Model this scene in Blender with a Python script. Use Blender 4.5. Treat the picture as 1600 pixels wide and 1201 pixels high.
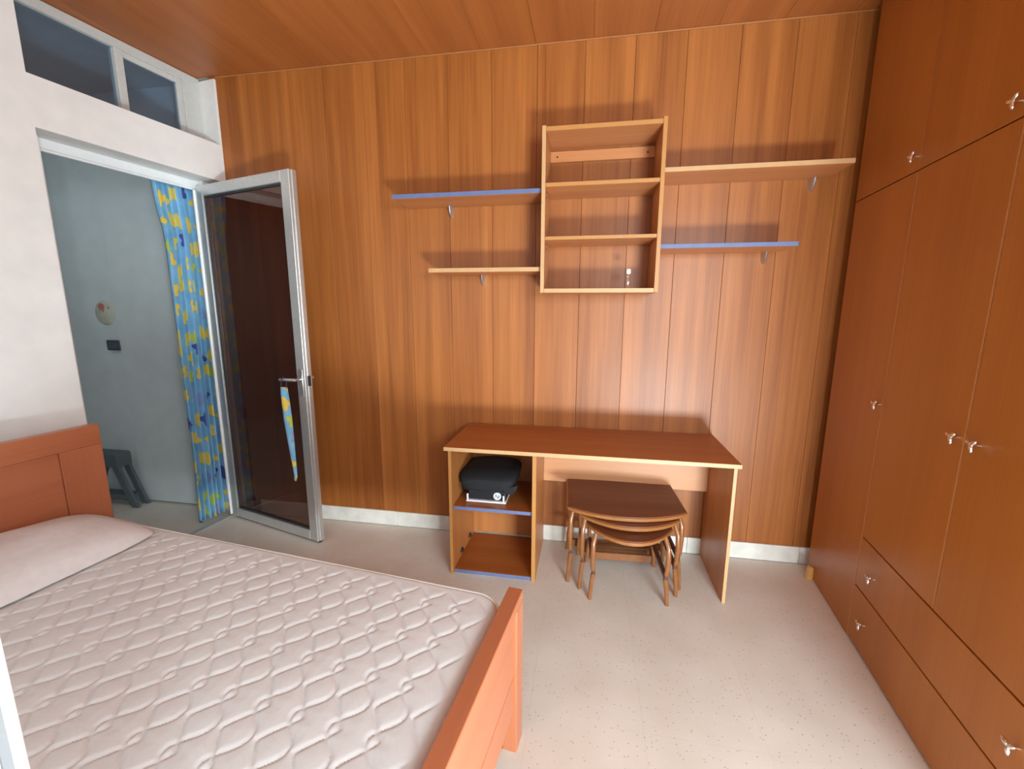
import bpy, bmesh, math, random
from mathutils import Vector, Matrix
random.seed(7)
S = bpy.context.scene
COL = S.collection
for o in list(bpy.data.objects): bpy.data.objects.remove(o)
PI = math.pi
sin, cos = math.sin, math.cos

# ------------------------------------------------------------------ camera
F_PX, CAMX, CAMY, CAMZ = 674.9, 2.273, -2.5323, 1.4374
YAW, PITCH, ROLL = 0.1746, -0.1735, 0.0029
def make_camera():
    fwd = Vector((-sin(YAW), cos(YAW), 0)); right = Vector((cos(YAW), sin(YAW), 0)); up = Vector((0, 0, 1))
    f2 = fwd*cos(PITCH) + up*sin(PITCH); u2 = up*cos(PITCH) - fwd*sin(PITCH)
    r3 = right*cos(ROLL) + u2*sin(ROLL); u3 = u2*cos(ROLL) - right*sin(ROLL)
    cd = bpy.data.cameras.new('camera'); co = bpy.data.objects.new('camera', cd); COL.objects.link(co)
    M = Matrix((r3, u3, -f2)).transposed().to_4x4(); M.translation = Vector((CAMX, CAMY, CAMZ))
    co.matrix_world = M
    cd.sensor_width = 36.0; cd.sensor_fit = 'HORIZONTAL'; cd.lens = 36.0*F_PX/1600.0
    cd.clip_start = 0.02
    S.camera = co
make_camera()

# ------------------------------------------------------------------ world, lights, exposure
w = bpy.data.worlds.new('world'); S.world = w; w.use_nodes = True
bg = w.node_tree.nodes['Background']
bg.inputs['Color'].default_value = (0.86, 0.93, 1.0, 1); bg.inputs['Strength'].default_value = 1.6
S.view_settings.view_transform = 'Standard'; S.view_settings.look = 'None'
S.view_settings.exposure = -0.06; S.view_settings.gamma = 1.0
S.view_settings.use_curve_mapping = False
def area(name, loc, target, sx, sy, power, color):
    l = bpy.data.lights.new(name, 'AREA'); l.shape = 'RECTANGLE'; l.size = sx; l.size_y = sy
    l.energy = power; l.color = color
    o = bpy.data.objects.new(name, l); COL.objects.link(o); o.location = loc
    d = Vector(target) - Vector(loc); o.rotation_euler = d.to_track_quat('-Z', 'Y').to_euler()
    return o
# daylight: bright balcony floor just outside the open door throws light up into the room,
# and the open door itself lets in the softer light of the sky
area('daylight_balcony_floor', (3.22, -3.32, 0.09), (2.95, -2.45, 0.80), 0.5, 0.4, 158, (0.81, 0.945, 1.0))
area('daylight_door', (3.32, -3.22, 1.82), (1.7, 0.0, 0.5), 0.8, 0.6, 57, (0.79, 0.94, 1.0))
# added fill for bed and left wall, set at an unseen, added window
area('window_fill', (0.75, -3.2, 1.62), (0.9, 0.0, 0.5), 1.2, 0.95, 9, (0.79, 0.94, 1.0))
# cool daylight in the side room beyond the glass door
area('daylight_side_room', (-1.5, -1.3, 2.74), (-1.45, -1.0, 0.0), 0.9, 0.7, 6.5, (0.80, 0.93, 1.0))

# ------------------------------------------------------------------ materials
MATS = {}
def new_mat(name):
    m = bpy.data.materials.new(name); m.use_nodes = True; MATS[name] = m
    nt = m.node_tree; b = nt.nodes['Principled BSDF']
    return m, nt, b
def setc(b, k, v): b.inputs[k].default_value = v
def plain(name, col, rough=0.5, metal=0.0, bump=0.0, bscale=60, var=0.0, coat=0.0):
    m, nt, b = new_mat(name)
    setc(b, 'Base Color', (*col, 1)); setc(b, 'Roughness', rough); setc(b, 'Metallic', metal)
    if coat: setc(b, 'Coat Weight', coat)
    tc = nt.nodes.new('ShaderNodeTexCoord')
    n = nt.nodes.new('ShaderNodeTexNoise'); n.inputs['Scale'].default_value = bscale; n.inputs['Detail'].default_value = 4
    nt.links.new(tc.outputs['Object'], n.inputs['Vector'])
    if var > 0:
        r = nt.nodes.new('ShaderNodeValToRGB')
        r.color_ramp.elements[0].position = 0.3; r.color_ramp.elements[1].position = 0.7
        r.color_ramp.elements[0].color = (*[c*(1-var) for c in col], 1)
        r.color_ramp.elements[1].color = (*[min(1, c*(1+var*0.5)) for c in col], 1)
        nt.links.new(n.outputs['Fac'], r.inputs['Fac']); nt.links.new(r.outputs['Color'], b.inputs['Base Color'])
    if bump > 0:
        bp = nt.nodes.new('ShaderNodeBump'); bp.inputs['Strength'].default_value = bump; bp.inputs['Distance'].default_value = 0.004
        nt.links.new(n.outputs['Fac'], bp.inputs['Height']); nt.links.new(bp.outputs['Normal'], b.inputs['Normal'])
    return m
def wood(name, dark, light, axis='z', rough=0.42, band=9.0, fine=90.0, coat=0.0, contrast=0.5, spec=0.5):
    m, nt, b = new_mat(name)
    L = nt.links; N = nt.nodes
    tc = N.new('ShaderNodeTexCoord'); oi = N.new('ShaderNodeObjectInfo')
    mul = N.new('ShaderNodeVectorMath'); mul.operation = 'SCALE'; mul.inputs[0].default_value = (37.1, 23.7, 51.3)
    L.new(oi.outputs['Random'], mul.inputs['Scale'])
    add = N.new('ShaderNodeVectorMath'); add.operation = 'ADD'
    L.new(tc.outputs['Object'], add.inputs[0]); L.new(mul.outputs[0], add.inputs[1])
    def layer(sc, along, detail):
        mp = N.new('ShaderNodeMapping'); s = [sc, sc, sc]; s['xyz'.index(axis)] = along
        mp.inputs['Scale'].default_value = s
        L.new(add.outputs[0], mp.inputs['Vector'])
        n = N.new('ShaderNodeTexNoise'); n.inputs['Scale'].default_value = 1.0; n.inputs['Detail'].default_value = detail
        n.inputs['Roughness'].default_value = 0.55
        L.new(mp.outputs[0], n.inputs['Vector']); return n
    a = layer(band, 0.35, 3); c = layer(fine, 2.2, 5)
    mx = N.new('ShaderNodeMix'); mx.data_type = 'FLOAT'; mx.inputs[0].default_value = 0.32
    L.new(a.outputs['Fac'], mx.inputs[2]); L.new(c.outputs['Fac'], mx.inputs[3])
    r = N.new('ShaderNodeValToRGB'); e = r.color_ramp.elements
    e[0].position = 0.5-contrast*0.34; e[1].position = 0.5+contrast*0.34
    e[0].color = (*dark, 1); e[1].color = (*light, 1)
    L.new(mx.outputs[0], r.inputs['Fac'])
    L.new(r.outputs['Color'], b.inputs['Base Color'])
    setc(b, 'Roughness', rough); setc(b, 'Specular IOR Level', spec)
    if coat: setc(b, 'Coat Weight', coat); setc(b, 'Coat Roughness', 0.2)
    bp = N.new('ShaderNodeBump'); bp.inputs['Strength'].default_value = 0.06; bp.inputs['Distance'].default_value = 0.002
    L.new(c.outputs['Fac'], bp.inputs['Height']); L.new(bp.outputs['Normal'], b.inputs['Normal'])
    return m
WD, WL = (0.24, 0.066, 0.010), (0.465, 0.156, 0.033)
plank_mat = wood('veneer_plank', WD, WL, 'z', rough=0.42, band=11, fine=120)
ceil_mat = wood('veneer_ceiling', (0.32, 0.092, 0.019), (0.45, 0.145, 0.034), 'y', rough=0.45, band=9, fine=90)
trim_wood = plain('trim_wood', (0.42, 0.16, 0.05), 0.4, var=0.1)
ward_mat = wood('wardrobe_veneer', (0.37, 0.118, 0.014), (0.47, 0.162, 0.024), 'z', rough=0.38, band=7, fine=160)
ward_lit_edge = plain('wardrobe_lit_edge', (0.62, 0.26, 0.09), 0.4, var=0.06)
shelf_wood = wood('shelf_veneer', (0.46, 0.17, 0.055), (0.58, 0.235, 0.085), 'x', rough=0.42, band=14, fine=120)
shelf_side = wood('shelf_side_veneer', (0.46, 0.18, 0.055), (0.58, 0.245, 0.085), 'z', rough=0.42, band=14, fine=120)
edge_tan = plain('tan_edge', (0.54, 0.315, 0.145), 0.45, var=0.05, bscale=20)
edge_orange = plain('orange_edge', (0.46, 0.205, 0.055), 0.45, var=0.05, bscale=20)
edge_blue = plain('blue_edge', (0.12, 0.155, 0.30), 0.5, var=0.08, bscale=20)
desk_top_mat = wood('desk_veneer', (0.32, 0.090, 0.016), (0.40, 0.120, 0.025), 'x', rough=0.42, band=14, fine=130)
desk_side_mat = wood('desk_side_veneer', (0.42, 0.15, 0.042), (0.54, 0.205, 0.062), 'z', rough=0.4, band=14, fine=130)
bed_mat = wood('bed_cherry', (0.39, 0.118, 0.050), (0.47, 0.155, 0.072), 'y', rough=0.33, band=10, fine=90)
bed_mat_z = wood('bed_cherry_upright', (0.39, 0.118, 0.050), (0.47, 0.155, 0.072), 'z', rough=0.33, band=10, fine=90)
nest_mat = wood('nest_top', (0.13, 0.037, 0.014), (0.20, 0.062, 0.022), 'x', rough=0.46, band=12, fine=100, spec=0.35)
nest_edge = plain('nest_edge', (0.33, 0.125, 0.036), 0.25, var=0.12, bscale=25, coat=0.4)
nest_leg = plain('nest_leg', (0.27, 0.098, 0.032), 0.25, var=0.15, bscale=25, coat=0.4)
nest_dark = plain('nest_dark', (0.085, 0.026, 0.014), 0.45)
plaster = plain('plaster', (0.86, 0.85, 0.83), 0.85, bump=0.15, bscale=9, var=0.05)
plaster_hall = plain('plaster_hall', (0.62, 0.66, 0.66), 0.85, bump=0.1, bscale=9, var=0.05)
white_paint = plain('white_paint', (0.84, 0.83, 0.80), 0.5, bump=0.05, bscale=30, var=0.03)
alu = plain('anodised_aluminium', (0.66, 0.67, 0.66), 0.38, metal=0.75, bscale=40, var=0.05)
alu_white = plain('white_aluminium', (0.88, 0.89, 0.89), 0.35, bscale=40, var=0.02)
gasket = plain('gasket', (0.03, 0.032, 0.035), 0.6)
chrome = plain('chrome', (0.86, 0.85, 0.84), 0.16, metal=1.0)
steel = plain('satin_steel', (0.62, 0.62, 0.63), 0.3, metal=0.9)
black_plastic = plain('black_plastic', (0.016, 0.016, 0.018), 0.35)
black_cloth = plain('black_cloth', (0.017, 0.017, 0.019), 0.75, bump=0.4, bscale=220, var=0.2)
black_cloth.node_tree.nodes['Principled BSDF'].inputs['Specular IOR Level'].default_value = 0.2
white_plastic = plain('white_plastic', (0.82, 0.82, 0.84), 0.35)
dark_metal = plain('dark_metal', (0.05, 0.045, 0.045), 0.45, metal=0.5)
hole_mat = plain('drill_hole', (0.03, 0.012, 0.006), 0.8)
grey_plastic = plain('grey_plastic', (0.105, 0.135, 0.15), 0.5)
switch_mat = plain('slate_switch', (0.045, 0.062, 0.075), 0.45)
plaque_mat = plain('cream_plaque', (0.55, 0.55, 0.45), 0.6, var=0.15, bscale=30)
red_mat = plain('red_spot', (0.50, 0.17, 0.12), 0.6)
marble = plain('skirting_marble', (0.80, 0.77, 0.70), 0.35, bump=0.1, bscale=14, var=0.12)
rubber = plain('rubber', (0.03, 0.03, 0.03), 0.7)
pale_wood = plain('pale_wood', (0.66, 0.34, 0.10), 0.55, var=0.1, bscale=30)

def terrazzo():
    m, nt, b = new_mat('terrazzo'); L = nt.links; N = nt.nodes
    g = N.new('ShaderNodeNewGeometry'); tc = g.outputs['Position']
    n = N.new('ShaderNodeTexNoise'); n.inputs['Scale'].default_value = 4.0; n.inputs['Detail'].default_value = 5
    L.new(tc, n.inputs['Vector'])
    r = N.new('ShaderNodeValToRGB'); r.color_ramp.elements[0].position = 0.3; r.color_ramp.elements[1].position = 0.7
    r.color_ramp.elements[0].color = (0.71, 0.65, 0.57, 1); r.color_ramp.elements[1].color = (0.79, 0.74, 0.67, 1)
    L.new(n.outputs['Fac'], r.inputs['Fac'])
    prev = r.outputs['Color']
    for sc, th, col, f in ((62, 0.16, (0.33, 0.25, 0.19), 0.55), (95, 0.20, (0.80, 0.75, 0.66), 0.5), (37, 0.085, (0.28, 0.22, 0.16), 0.7)):
        v = N.new('ShaderNodeTexVoronoi'); v.inputs['Scale'].default_value = sc; L.new(tc, v.inputs['Vector'])
        lt = N.new('ShaderNodeMath'); lt.operation = 'LESS_THAN'; lt.inputs[1].default_value = th; L.new(v.outputs['Distance'], lt.inputs[0])
        # only some of the cells hold a chip
        sep = N.new('ShaderNodeSeparateColor'); L.new(v.outputs['Color'], sep.inputs[0])
        gt = N.new('ShaderNodeMath'); gt.operation = 'GREATER_THAN'; gt.inputs[1].default_value = 0.45; L.new(sep.outputs[0], gt.inputs[0])
        mu = N.new('ShaderNodeMath'); mu.operation = 'MULTIPLY'; L.new(lt.outputs[0], mu.inputs[0]); L.new(gt.outputs[0], mu.inputs[1])
        m2 = N.new('ShaderNodeMath'); m2.operation = 'MULTIPLY'; m2.inputs[1].default_value = f; L.new(mu.outputs[0], m2.inputs[0])
        mx = N.new('ShaderNodeMix'); mx.data_type = 'RGBA'; L.new(m2.outputs[0], mx.inputs[0])
        L.new(prev, mx.inputs[6]); mx.inputs[7].default_value = (*col, 1); prev = mx.outputs[2]
    L.new(prev, b.inputs['Base Color']); setc(b, 'Roughness', 0.4); setc(b, 'Specular IOR Level', 0.35)
    return m
terrazzo_mat = terrazzo()

def flower_cloth(name, scale=15.0):
    """light blue cotton printed with scattered flowers; the print lies in the u,v plane of the cloth"""
    m, nt, b = new_mat(name); L = nt.links; N = nt.nodes
    uv = N.new('ShaderNodeUVMap'); uv.uv_map = 'UVMap'
    def math_(op, a, bb=None):
        n = N.new('ShaderNodeMath'); n.operation = op
        for i, x in enumerate((a, bb)):
            if x is None: continue
            if isinstance(x, (int, float)): n.inputs[i].default_value = x
            else: L.new(x, n.inputs[i])
        return n.outputs[0]
    sc = N.new('ShaderNodeVectorMath'); sc.operation = 'SCALE'; sc.inputs['Scale'].default_value = scale
    L.new(uv.outputs[0], sc.inputs[0])
    v = N.new('ShaderNodeTexVoronoi'); v.voronoi_dimensions = '2D'; v.inputs['Scale'].default_value = 1.0
    v.inputs['Randomness'].default_value = 0.55
    L.new(sc.outputs[0], v.inputs['Vector'])
    df = N.new('ShaderNodeVectorMath'); df.operation = 'SUBTRACT'; L.new(sc.outputs[0], df.inputs[0]); L.new(v.outputs['Position'], df.inputs[1])
    sx = N.new('ShaderNodeSeparateXYZ'); L.new(df.outputs[0], sx.inputs[0])
    sep = N.new('ShaderNodeSeparateColor'); L.new(v.outputs['Color'], sep.inputs[0])
    ang = math_('ARCTAN2', sx.outputs['Y'], sx.outputs['X'])
    ang = math_('ADD', math_('MULTIPLY', ang, 4.0), math_('MULTIPLY', sep.outputs[1], 6.28))
    rad = math_('ADD', 0.285, math_('MULTIPLY', math_('SINE', ang), 0.075))
    mask = math_('LESS_THAN', v.outputs['Distance'], rad)
    r = N.new('ShaderNodeValToRGB'); r.color_ramp.interpolation = 'CONSTANT'
    cols = [(0.0, (0.86, 0.62, 0.10)), (0.45, (0.075, 0.11, 0.38)), (0.57, (0.55, 0.62, 0.10)), (0.70, (0.84, 0.66, 0.16)), (0.88, (0.28, 0.36, 0.62))]
    e = r.color_ramp.elements
    e[0].position = 0; e[0].color = (*cols[0][1], 1); e[1].position = cols[1][0]; e[1].color = (*cols[1][1], 1)
    for p, c in cols[2:]:
        q = e.new(p); q.color = (*c, 1)
    L.new(sep.outputs[0], r.inputs['Fac'])
    n = N.new('ShaderNodeTexNoise'); n.inputs['Scale'].default_value = 9; L.new(uv.outputs[0], n.inputs['Vector'])
    rb = N.new('ShaderNodeValToRGB'); rb.color_ramp.elements[0].position = 0.35; rb.color_ramp.elements[1].position = 0.65
    rb.color_ramp.elements[0].color = (0.19, 0.44, 0.68, 1); rb.color_ramp.elements[1].color = (0.29, 0.56, 0.77, 1)
    L.new(n.outputs['Fac'], rb.inputs['Fac'])
    mx = N.new('ShaderNodeMix'); mx.data_type = 'RGBA'; L.new(mask, mx.inputs[0]); L.new(rb.outputs['Color'], mx.inputs[6]); L.new(r.outputs['Color'], mx.inputs[7])
    L.new(mx.outputs[2], b.inputs['Base Color']); setc(b, 'Roughness', 0.85)
    return m
curtain_mat = flower_cloth('flower_curtain', 7.4)
tie_mat = flower_cloth('flower_tie', 9.0)

def damask():
    m, nt, b = new_mat('mattress_ticking'); L = nt.links; N = nt.nodes
    tc = N.new('ShaderNodeTexCoord')
    v = N.new('ShaderNodeTexVoronoi'); v.inputs['Scale'].default_value = 7.5; L.new(tc.outputs['Object'], v.inputs['Vector'])
    # faint woven scroll figure
    s = N.new('ShaderNodeMath'); s.operation = 'MULTIPLY'; s.inputs[1].default_value = 70; L.new(v.outputs['Distance'], s.inputs[0])
    sn = N.new('ShaderNodeMath'); sn.operation = 'SINE'; L.new(s.outputs[0], sn.inputs[0])
    r = N.new('ShaderNodeValToRGB'); r.color_ramp.elements[0].position = 0.55; r.color_ramp.elements[1].position = 0.95
    r.color_ramp.elements[0].color = (0.715, 0.70, 0.695, 1); r.color_ramp.elements[1].color = (0.70, 0.684, 0.678, 1)
    L.new(sn.outputs[0], r.inputs['Fac']); L.new(r.outputs['Color'], b.inputs['Base Color']); setc(b, 'Roughness', 0.75)
    n = N.new('ShaderNodeTexNoise'); n.inputs['Scale'].default_value = 45; L.new(tc.outputs['Object'], n.inputs['Vector'])
    bp = N.new('ShaderNodeBump'); bp.inputs['Strength'].default_value = 0.12; bp.inputs['Distance'].default_value = 0.003
    L.new(n.outputs['Fac'], bp.inputs['Height']); L.new(bp.outputs['Normal'], b.inputs['Normal'])
    return m
ticking = damask()
pillow_mat = plain('pillow_cotton', (0.80, 0.765, 0.765), 0.85, bump=0.25, bscale=35, var=0.05)

def glass_mat(name, tint, gloss=0.12, rough=0.02):
    m = bpy.data.materials.new(name); m.use_nodes = True; nt = m.node_tree; N = nt.nodes; L = nt.links
    N.remove(N['Principled BSDF']); out = N['Material Output']
    t = N.new('ShaderNodeBsdfTransparent'); t.inputs['Color'].default_value = (*tint, 1)
    g = N.new('ShaderNodeBsdfGlossy'); g.inputs['Roughness'].default_value = rough; g.inputs['Color'].default_value = (1, 1, 1, 1)
    lw = N.new('ShaderNodeLayerWeight'); lw.inputs['Blend'].default_value = 0.5
    pw = N.new('ShaderNodeMath'); pw.operation = 'POWER'; pw.inputs[1].default_value = 5.0; L.new(lw.outputs['Facing'], pw.inputs[0])
    f = N.new('ShaderNodeMath'); f.operation = 'MULTIPLY_ADD'; f.inputs[1].default_value = 0.95; f.inputs[2].default_value = 0.04; L.new(pw.outputs[0], f.inputs[0])
    a = N.new('ShaderNodeMath'); a.operation = 'ADD'; a.inputs[1].default_value = gloss; a.use_clamp = True; L.new(f.outputs[0], a.inputs[0])
    mx = N.new('ShaderNodeMixShader'); L.new(a.outputs[0], mx.inputs[0]); L.new(t.outputs[0], mx.inputs[1]); L.new(g.outputs[0], mx.inputs[2])
    L.new(mx.outputs[0], out.inputs['Surface']); return m
smoked = glass_mat('smoked_glass', (0.60, 0.52, 0.49), 0.02)
smoked_transom = glass_mat('smoked_transom_glass', (0.72, 0.79, 0.86), 0.02, 0.1)
clear = glass_mat('clear_glass', (0.98, 0.985, 0.985), 0.04)

# ------------------------------------------------------------------ mesh helpers
def new_bm(): return bmesh.new()
def box(bm, x0, x1, y0, y1, z0, z1, bev=0.0, rot=None, piv=None, seg=1):
    vs = [bm.verts.new((x, y, z)) for x in (x0, x1) for y in (y0, y1) for z in (z0, z1)]
    q = [(0, 1, 3, 2), (4, 6, 7, 5), (0, 4, 5, 1), (2, 3, 7, 6), (0, 2, 6, 4), (1, 5, 7, 3)]
    fs = [bm.faces.new([vs[i] for i in f]) for f in q]
    if bev > 0:
        es = list({e for f in fs for e in f.edges})
        r = bmesh.ops.bevel(bm, geom=es, offset=bev, segments=seg, profile=0.5, affect='EDGES')
        vs = list({v for v in r['verts']} | {v for v in vs if v.is_valid})
    if rot is not None:
        bmesh.ops.rotate(bm, verts=[v for v in vs if v.is_valid], cent=piv or ((x0+x1)/2, (y0+y1)/2, (z0+z1)/2), matrix=rot)
    return vs
def prism(bm, pts, z0, z1, axis='z', bev=0.0, seg=2):
    """extrude a polygon (list of 2D points) between z0 and z1 along an axis"""
    def P(a, b, c):
        return (a, b, c) if axis == 'z' else ((a, c, b) if axis == 'y' else (c, a, b))
    n = len(pts)
    lo = [bm.verts.new(P(a, b, z0)) for a, b in pts]; hi = [bm.verts.new(P(a, b, z1)) for a, b in pts]
    fs = [bm.faces.new(lo[::-1]), bm.faces.new(hi)]
    for i in range(n):
        fs.append(bm.faces.new((lo[i], lo[(i+1) % n], hi[(i+1) % n], hi[i])))
    if bev > 0:
        es = list(fs[0].edges) + list(fs[1].edges)
        bmesh.ops.bevel(bm, geom=es, offset=bev, segments=seg, profile=0.5, affect='EDGES')
def tube(bm, pts, rad, seg=10, cap=True):
    pts = [Vector(p) for p in pts]; n = len(pts)
    if not hasattr(rad, '__len__'): rad = [rad]*n
    rings = []; prevu = None
    for i, p in enumerate(pts):
        t = (pts[min(i+1, n-1)] - pts[max(i-1, 0)]).normalized()
        u = prevu - t*prevu.dot(t) if prevu is not None else t.orthogonal()
        u.normalize(); prevu = u; v = t.cross(u)
        rings.append([bm.verts.new(p + (u*cos(2*PI*k/seg) + v*sin(2*PI*k/seg))*rad[i]) for k in range(seg)])
    for a, b in zip(rings, rings[1:]):
        for k in range(seg):
            bm.faces.new((a[k], a[(k+1) % seg], b[(k+1) % seg], b[k]))
    if cap:
        bm.faces.new(rings[0][::-1]); bm.faces.new(rings[-1])
def lathe(bm, prof, seg=20, org=(0, 0, 0), axis='z'):
    """profile = [(radius, height)]"""
    rings = []
    for r, h in prof:
        ring = []
        for k in range(seg):
            a = 2*PI*k/seg
            p = (r*cos(a), r*sin(a), h)
            if axis == 'x': p = (h, r*cos(a), r*sin(a))
            if axis == 'y': p = (r*cos(a), h, -r*sin(a))
            ring.append(bm.verts.new((p[0]+org[0], p[1]+org[1], p[2]+org[2])))
        rings.append(ring)
    for a, b in zip(rings, rings[1:]):
        for k in range(seg):
            bm.faces.new((a[k], a[(k+1) % seg], b[(k+1) % seg], b[k]))
    if prof[0][0] > 1e-5: bm.faces.new(rings[0][::-1])
    if prof[-1][0] > 1e-5: bm.faces.new(rings[-1])
    bmesh.ops.remove_doubles(bm, verts=[v for r in rings for v in r], dist=1e-6)
def ellipsoid(bm, c, r, seg=12, rings=8, rot=None):
    m = Matrix.Translation(c) @ (rot.to_4x4() if rot else Matrix()) @ Matrix.Diagonal((*r, 1))
    bmesh.ops.create_uvsphere(bm, u_segments=seg, v_segments=rings, radius=1, matrix=m)
def obj(name, bm, mat, parent=None, loc=(0, 0, 0), rz=0.0, smooth=False, kind=None, label=None):
    bmesh.ops.recalc_face_normals(bm, faces=bm.faces)
    me = bpy.data.meshes.new(name); bm.to_mesh(me); bm.free()
    if mat: me.materials.append(mat)
    if smooth:
        for p in me.polygons: p.use_smooth = True
        try: me.set_sharp_from_angle(angle=math.radians(40))
        except Exception: pass
    o = bpy.data.objects.new(name, me); COL.objects.link(o)
    o.location = loc; o.rotation_euler = (0, 0, rz)
    if parent: o.parent = parent
    if kind: o['kind'] = kind
    if label: o['label'] = label
    return o
def copy_of(o, name, parent=None, loc=None, rz=None):
    c = o.copy(); c.name = name; COL.objects.link(c)
    if parent is not None: c.parent = parent
    if loc is not None: c.location = loc
    if rz is not None: c.rotation_euler = (0, 0, rz)
    return c
def empty(name, loc, rz, label, cat, group=None):
    o = bpy.data.objects.new(name, None); COL.objects.link(o); o.empty_display_size = 0.1
    o.location = loc; o.rotation_euler = (0, 0, rz); tag(o, label, cat, group); return o
def tag(o, label, cat, group=None):
    o['label'] = label; o['category'] = cat
    if group: o['group'] = group
    return o
def sbox(name, mat, parent, *dims, bev=0.0, **k):
    bm = new_bm(); box(bm, *dims, bev=bev); return obj(name, bm, mat, parent, **k)

# ------------------------------------------------------------------ setting
H = 2.8096; AL = 0.142; AW = 0.1237
FRONT = -3.0
def sd(o): o['kind'] = 'structure'; return o

# floor: concrete bed with terrazzo tiles laid on it, butt joints hardly open
floor = sd(sbox('floor', plain('floor_grout', (0.66, 0.60, 0.53), 0.8), None, -3.3, 4.4, -4.6, 0.14, -0.12, -0.006))
T = 0.40; gap = 0.00015
bm = new_bm(); box(bm, -T/2+gap, T/2-gap, -T/2+gap, T/2-gap, -0.006, 0.0); tile0 = obj('tile', bm, terrazzo_mat, floor)
first = True
for i in range(-15, 5):
    for j in range(-9, 3):
        cx, cy = 2.505 + T*(i+0.5), -0.815 + T*(j+0.5)
        if cx > 4.2 or cx < -3.1 or cy > 0.1 or cy < -3.1: continue
        if first: tile0.location = (cx, cy, 0); first = False
        else: copy_of(tile0, 'tile', floor, (cx, cy, 0))

# ceiling: veneered boards running away from the camera
ceiling = sd(sbox('ceiling', plaster, None, -3.3, 4.4, FRONT-0.15, 0.14, H+0.012, H+0.12))
CB = 0.30
bm = new_bm(); box(bm, -CB/2+0.0005, CB/2-0.0005, FRONT, 0.0, H, H+0.012, bev=0.0008); cb0 = obj('ceiling_board', bm, ceil_mat, ceiling)
for i in range(17):
    x = -0.45 + CB*(i+0.5)
    if i == 0: cb0.location = (x, 0, 0)
    else: copy_of(cb0, 'ceiling_board', ceiling, (x, 0, 0))
# back wall: masonry core faced with tall veneered planks
wall_back = sd(sbox('wall_back', plaster, None, -0.0, 4.3, 0.012, 0.12, 0.0, H+0.012))
PW = 0.2512
bm = new_bm(); box(bm, -PW/2+0.0006, PW/2-0.0006, 0.0, 0.0118, 0.0, H, bev=0.0012); p0 = obj('plank', bm, plank_mat, wall_back)
k0 = True
for k in range(-9, 9):
    cx = 2.211 + PW*(k+0.5)
    if cx < 0.03 or cx > 4.2: continue
    if k0: p0.location = (cx, 0, 0); k0 = False
    else: copy_of(p0, 'plank', wall_back, (cx, 0, 0))
sd(sbox('trim_1', trim_wood, None, 0.0, 4.2, -0.007, 0.0, H-0.007, H, bev=0.002))     # bead between wall and ceiling
# stone skirting of separate slabs
bb = bpy.data.objects.new('baseboard_back', None); COL.objects.link(bb); bb['kind'] = 'structure'
x = 0.02; i = 0
for ln in (0.44, 0.592, 0.61, 0.60, 0.63, 0.61, 0.60):
    h = 0.1 + (0.0, 0.0008, -0.0008, 0.0006, 0, 0.0005, 0)[i]
    sbox('skirting_slab', marble, bb, x, x+ln-0.0015, -0.012-0.0006*(i % 2), 0.0, 0.0, h, bev=0.002); x += ln; i += 1

# left wall, in its own frame: x = 0 is its face, -y runs toward the camera
FRAME_L = dict(loc=(0, 0, 0), rz=-AL)
bm = new_bm()
box(bm, -0.16, 0, -3.2, -0.8915, 0, H+0.01)              # pier behind the bed
box(bm, -0.16, 0, -0.8915, 0.012, 2.2098, 2.4254)        # lintel between door and transom window
wall_left = sd(obj('wall_left', bm, plaster, None, **FRAME_L))
sd(sbox('trim_2', white_paint, None, -0.125, 0.0, -0.012, 0.03, 2.4256, H-0.012, bev=0.002, loc=(0, 0, 0), rz=-AL))   # white jamb board beside the transom
# transom window
bm = new_bm()
box(bm, -0.165, -0.12, -0.8913, -0.012, 2.762, H-0.002, bev=0.002)   # head
box(bm, -0.165, -0.12, -0.8913, -0.012, 2.4256, 2.462, bev=0.002)    # sill rail
box(bm, -0.165, -0.12, -0.8913, -0.855, 2.462, 2.762, bev=0.002)
box(bm, -0.165, -0.12, -0.115, -0.012, 2.462, 2.762, bev=0.002)
shaded_window = plain('shaded_window_grey', (0.60, 0.61, 0.59), 0.5, var=0.04)  # frame tone darkened to carry the shade of its recess
window_1 = sd(obj('window_1', bm, shaded_window, None, **FRAME_L))
obj('mullion', (lambda b: (box(b, -0.165, -0.115, -0.463, -0.424, 2.462, 2.762, bev=0.003), b)[1])(new_bm()), shaded_window, window_1)
# sash of the right hand light, set back with its own thin frame
bm = new_bm()
box(bm, -0.160, -0.13, -0.424, -0.115, 2.735, 2.762, bev=0.002); box(bm, -0.160, -0.13, -0.145, -0.115, 2.462, 2.735, bev=0.002)
obj('sash_frame', bm, shaded_window, window_1)
for y0, y1, z1 in ((-0.855, -0.463, 2.762), (-0.424, -0.145, 2.735)):
    sbox('pane', smoked_transom, window_1, -0.146, -0.142, y0, y1, 2.462, z1)

sd(sbox('ceiling_hall', plaster_hall, None, -3.0, -0.168, -3.1, 0.02, H-0.012, H-0.0005, loc=(0, 0, 0), rz=-AL))
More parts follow.
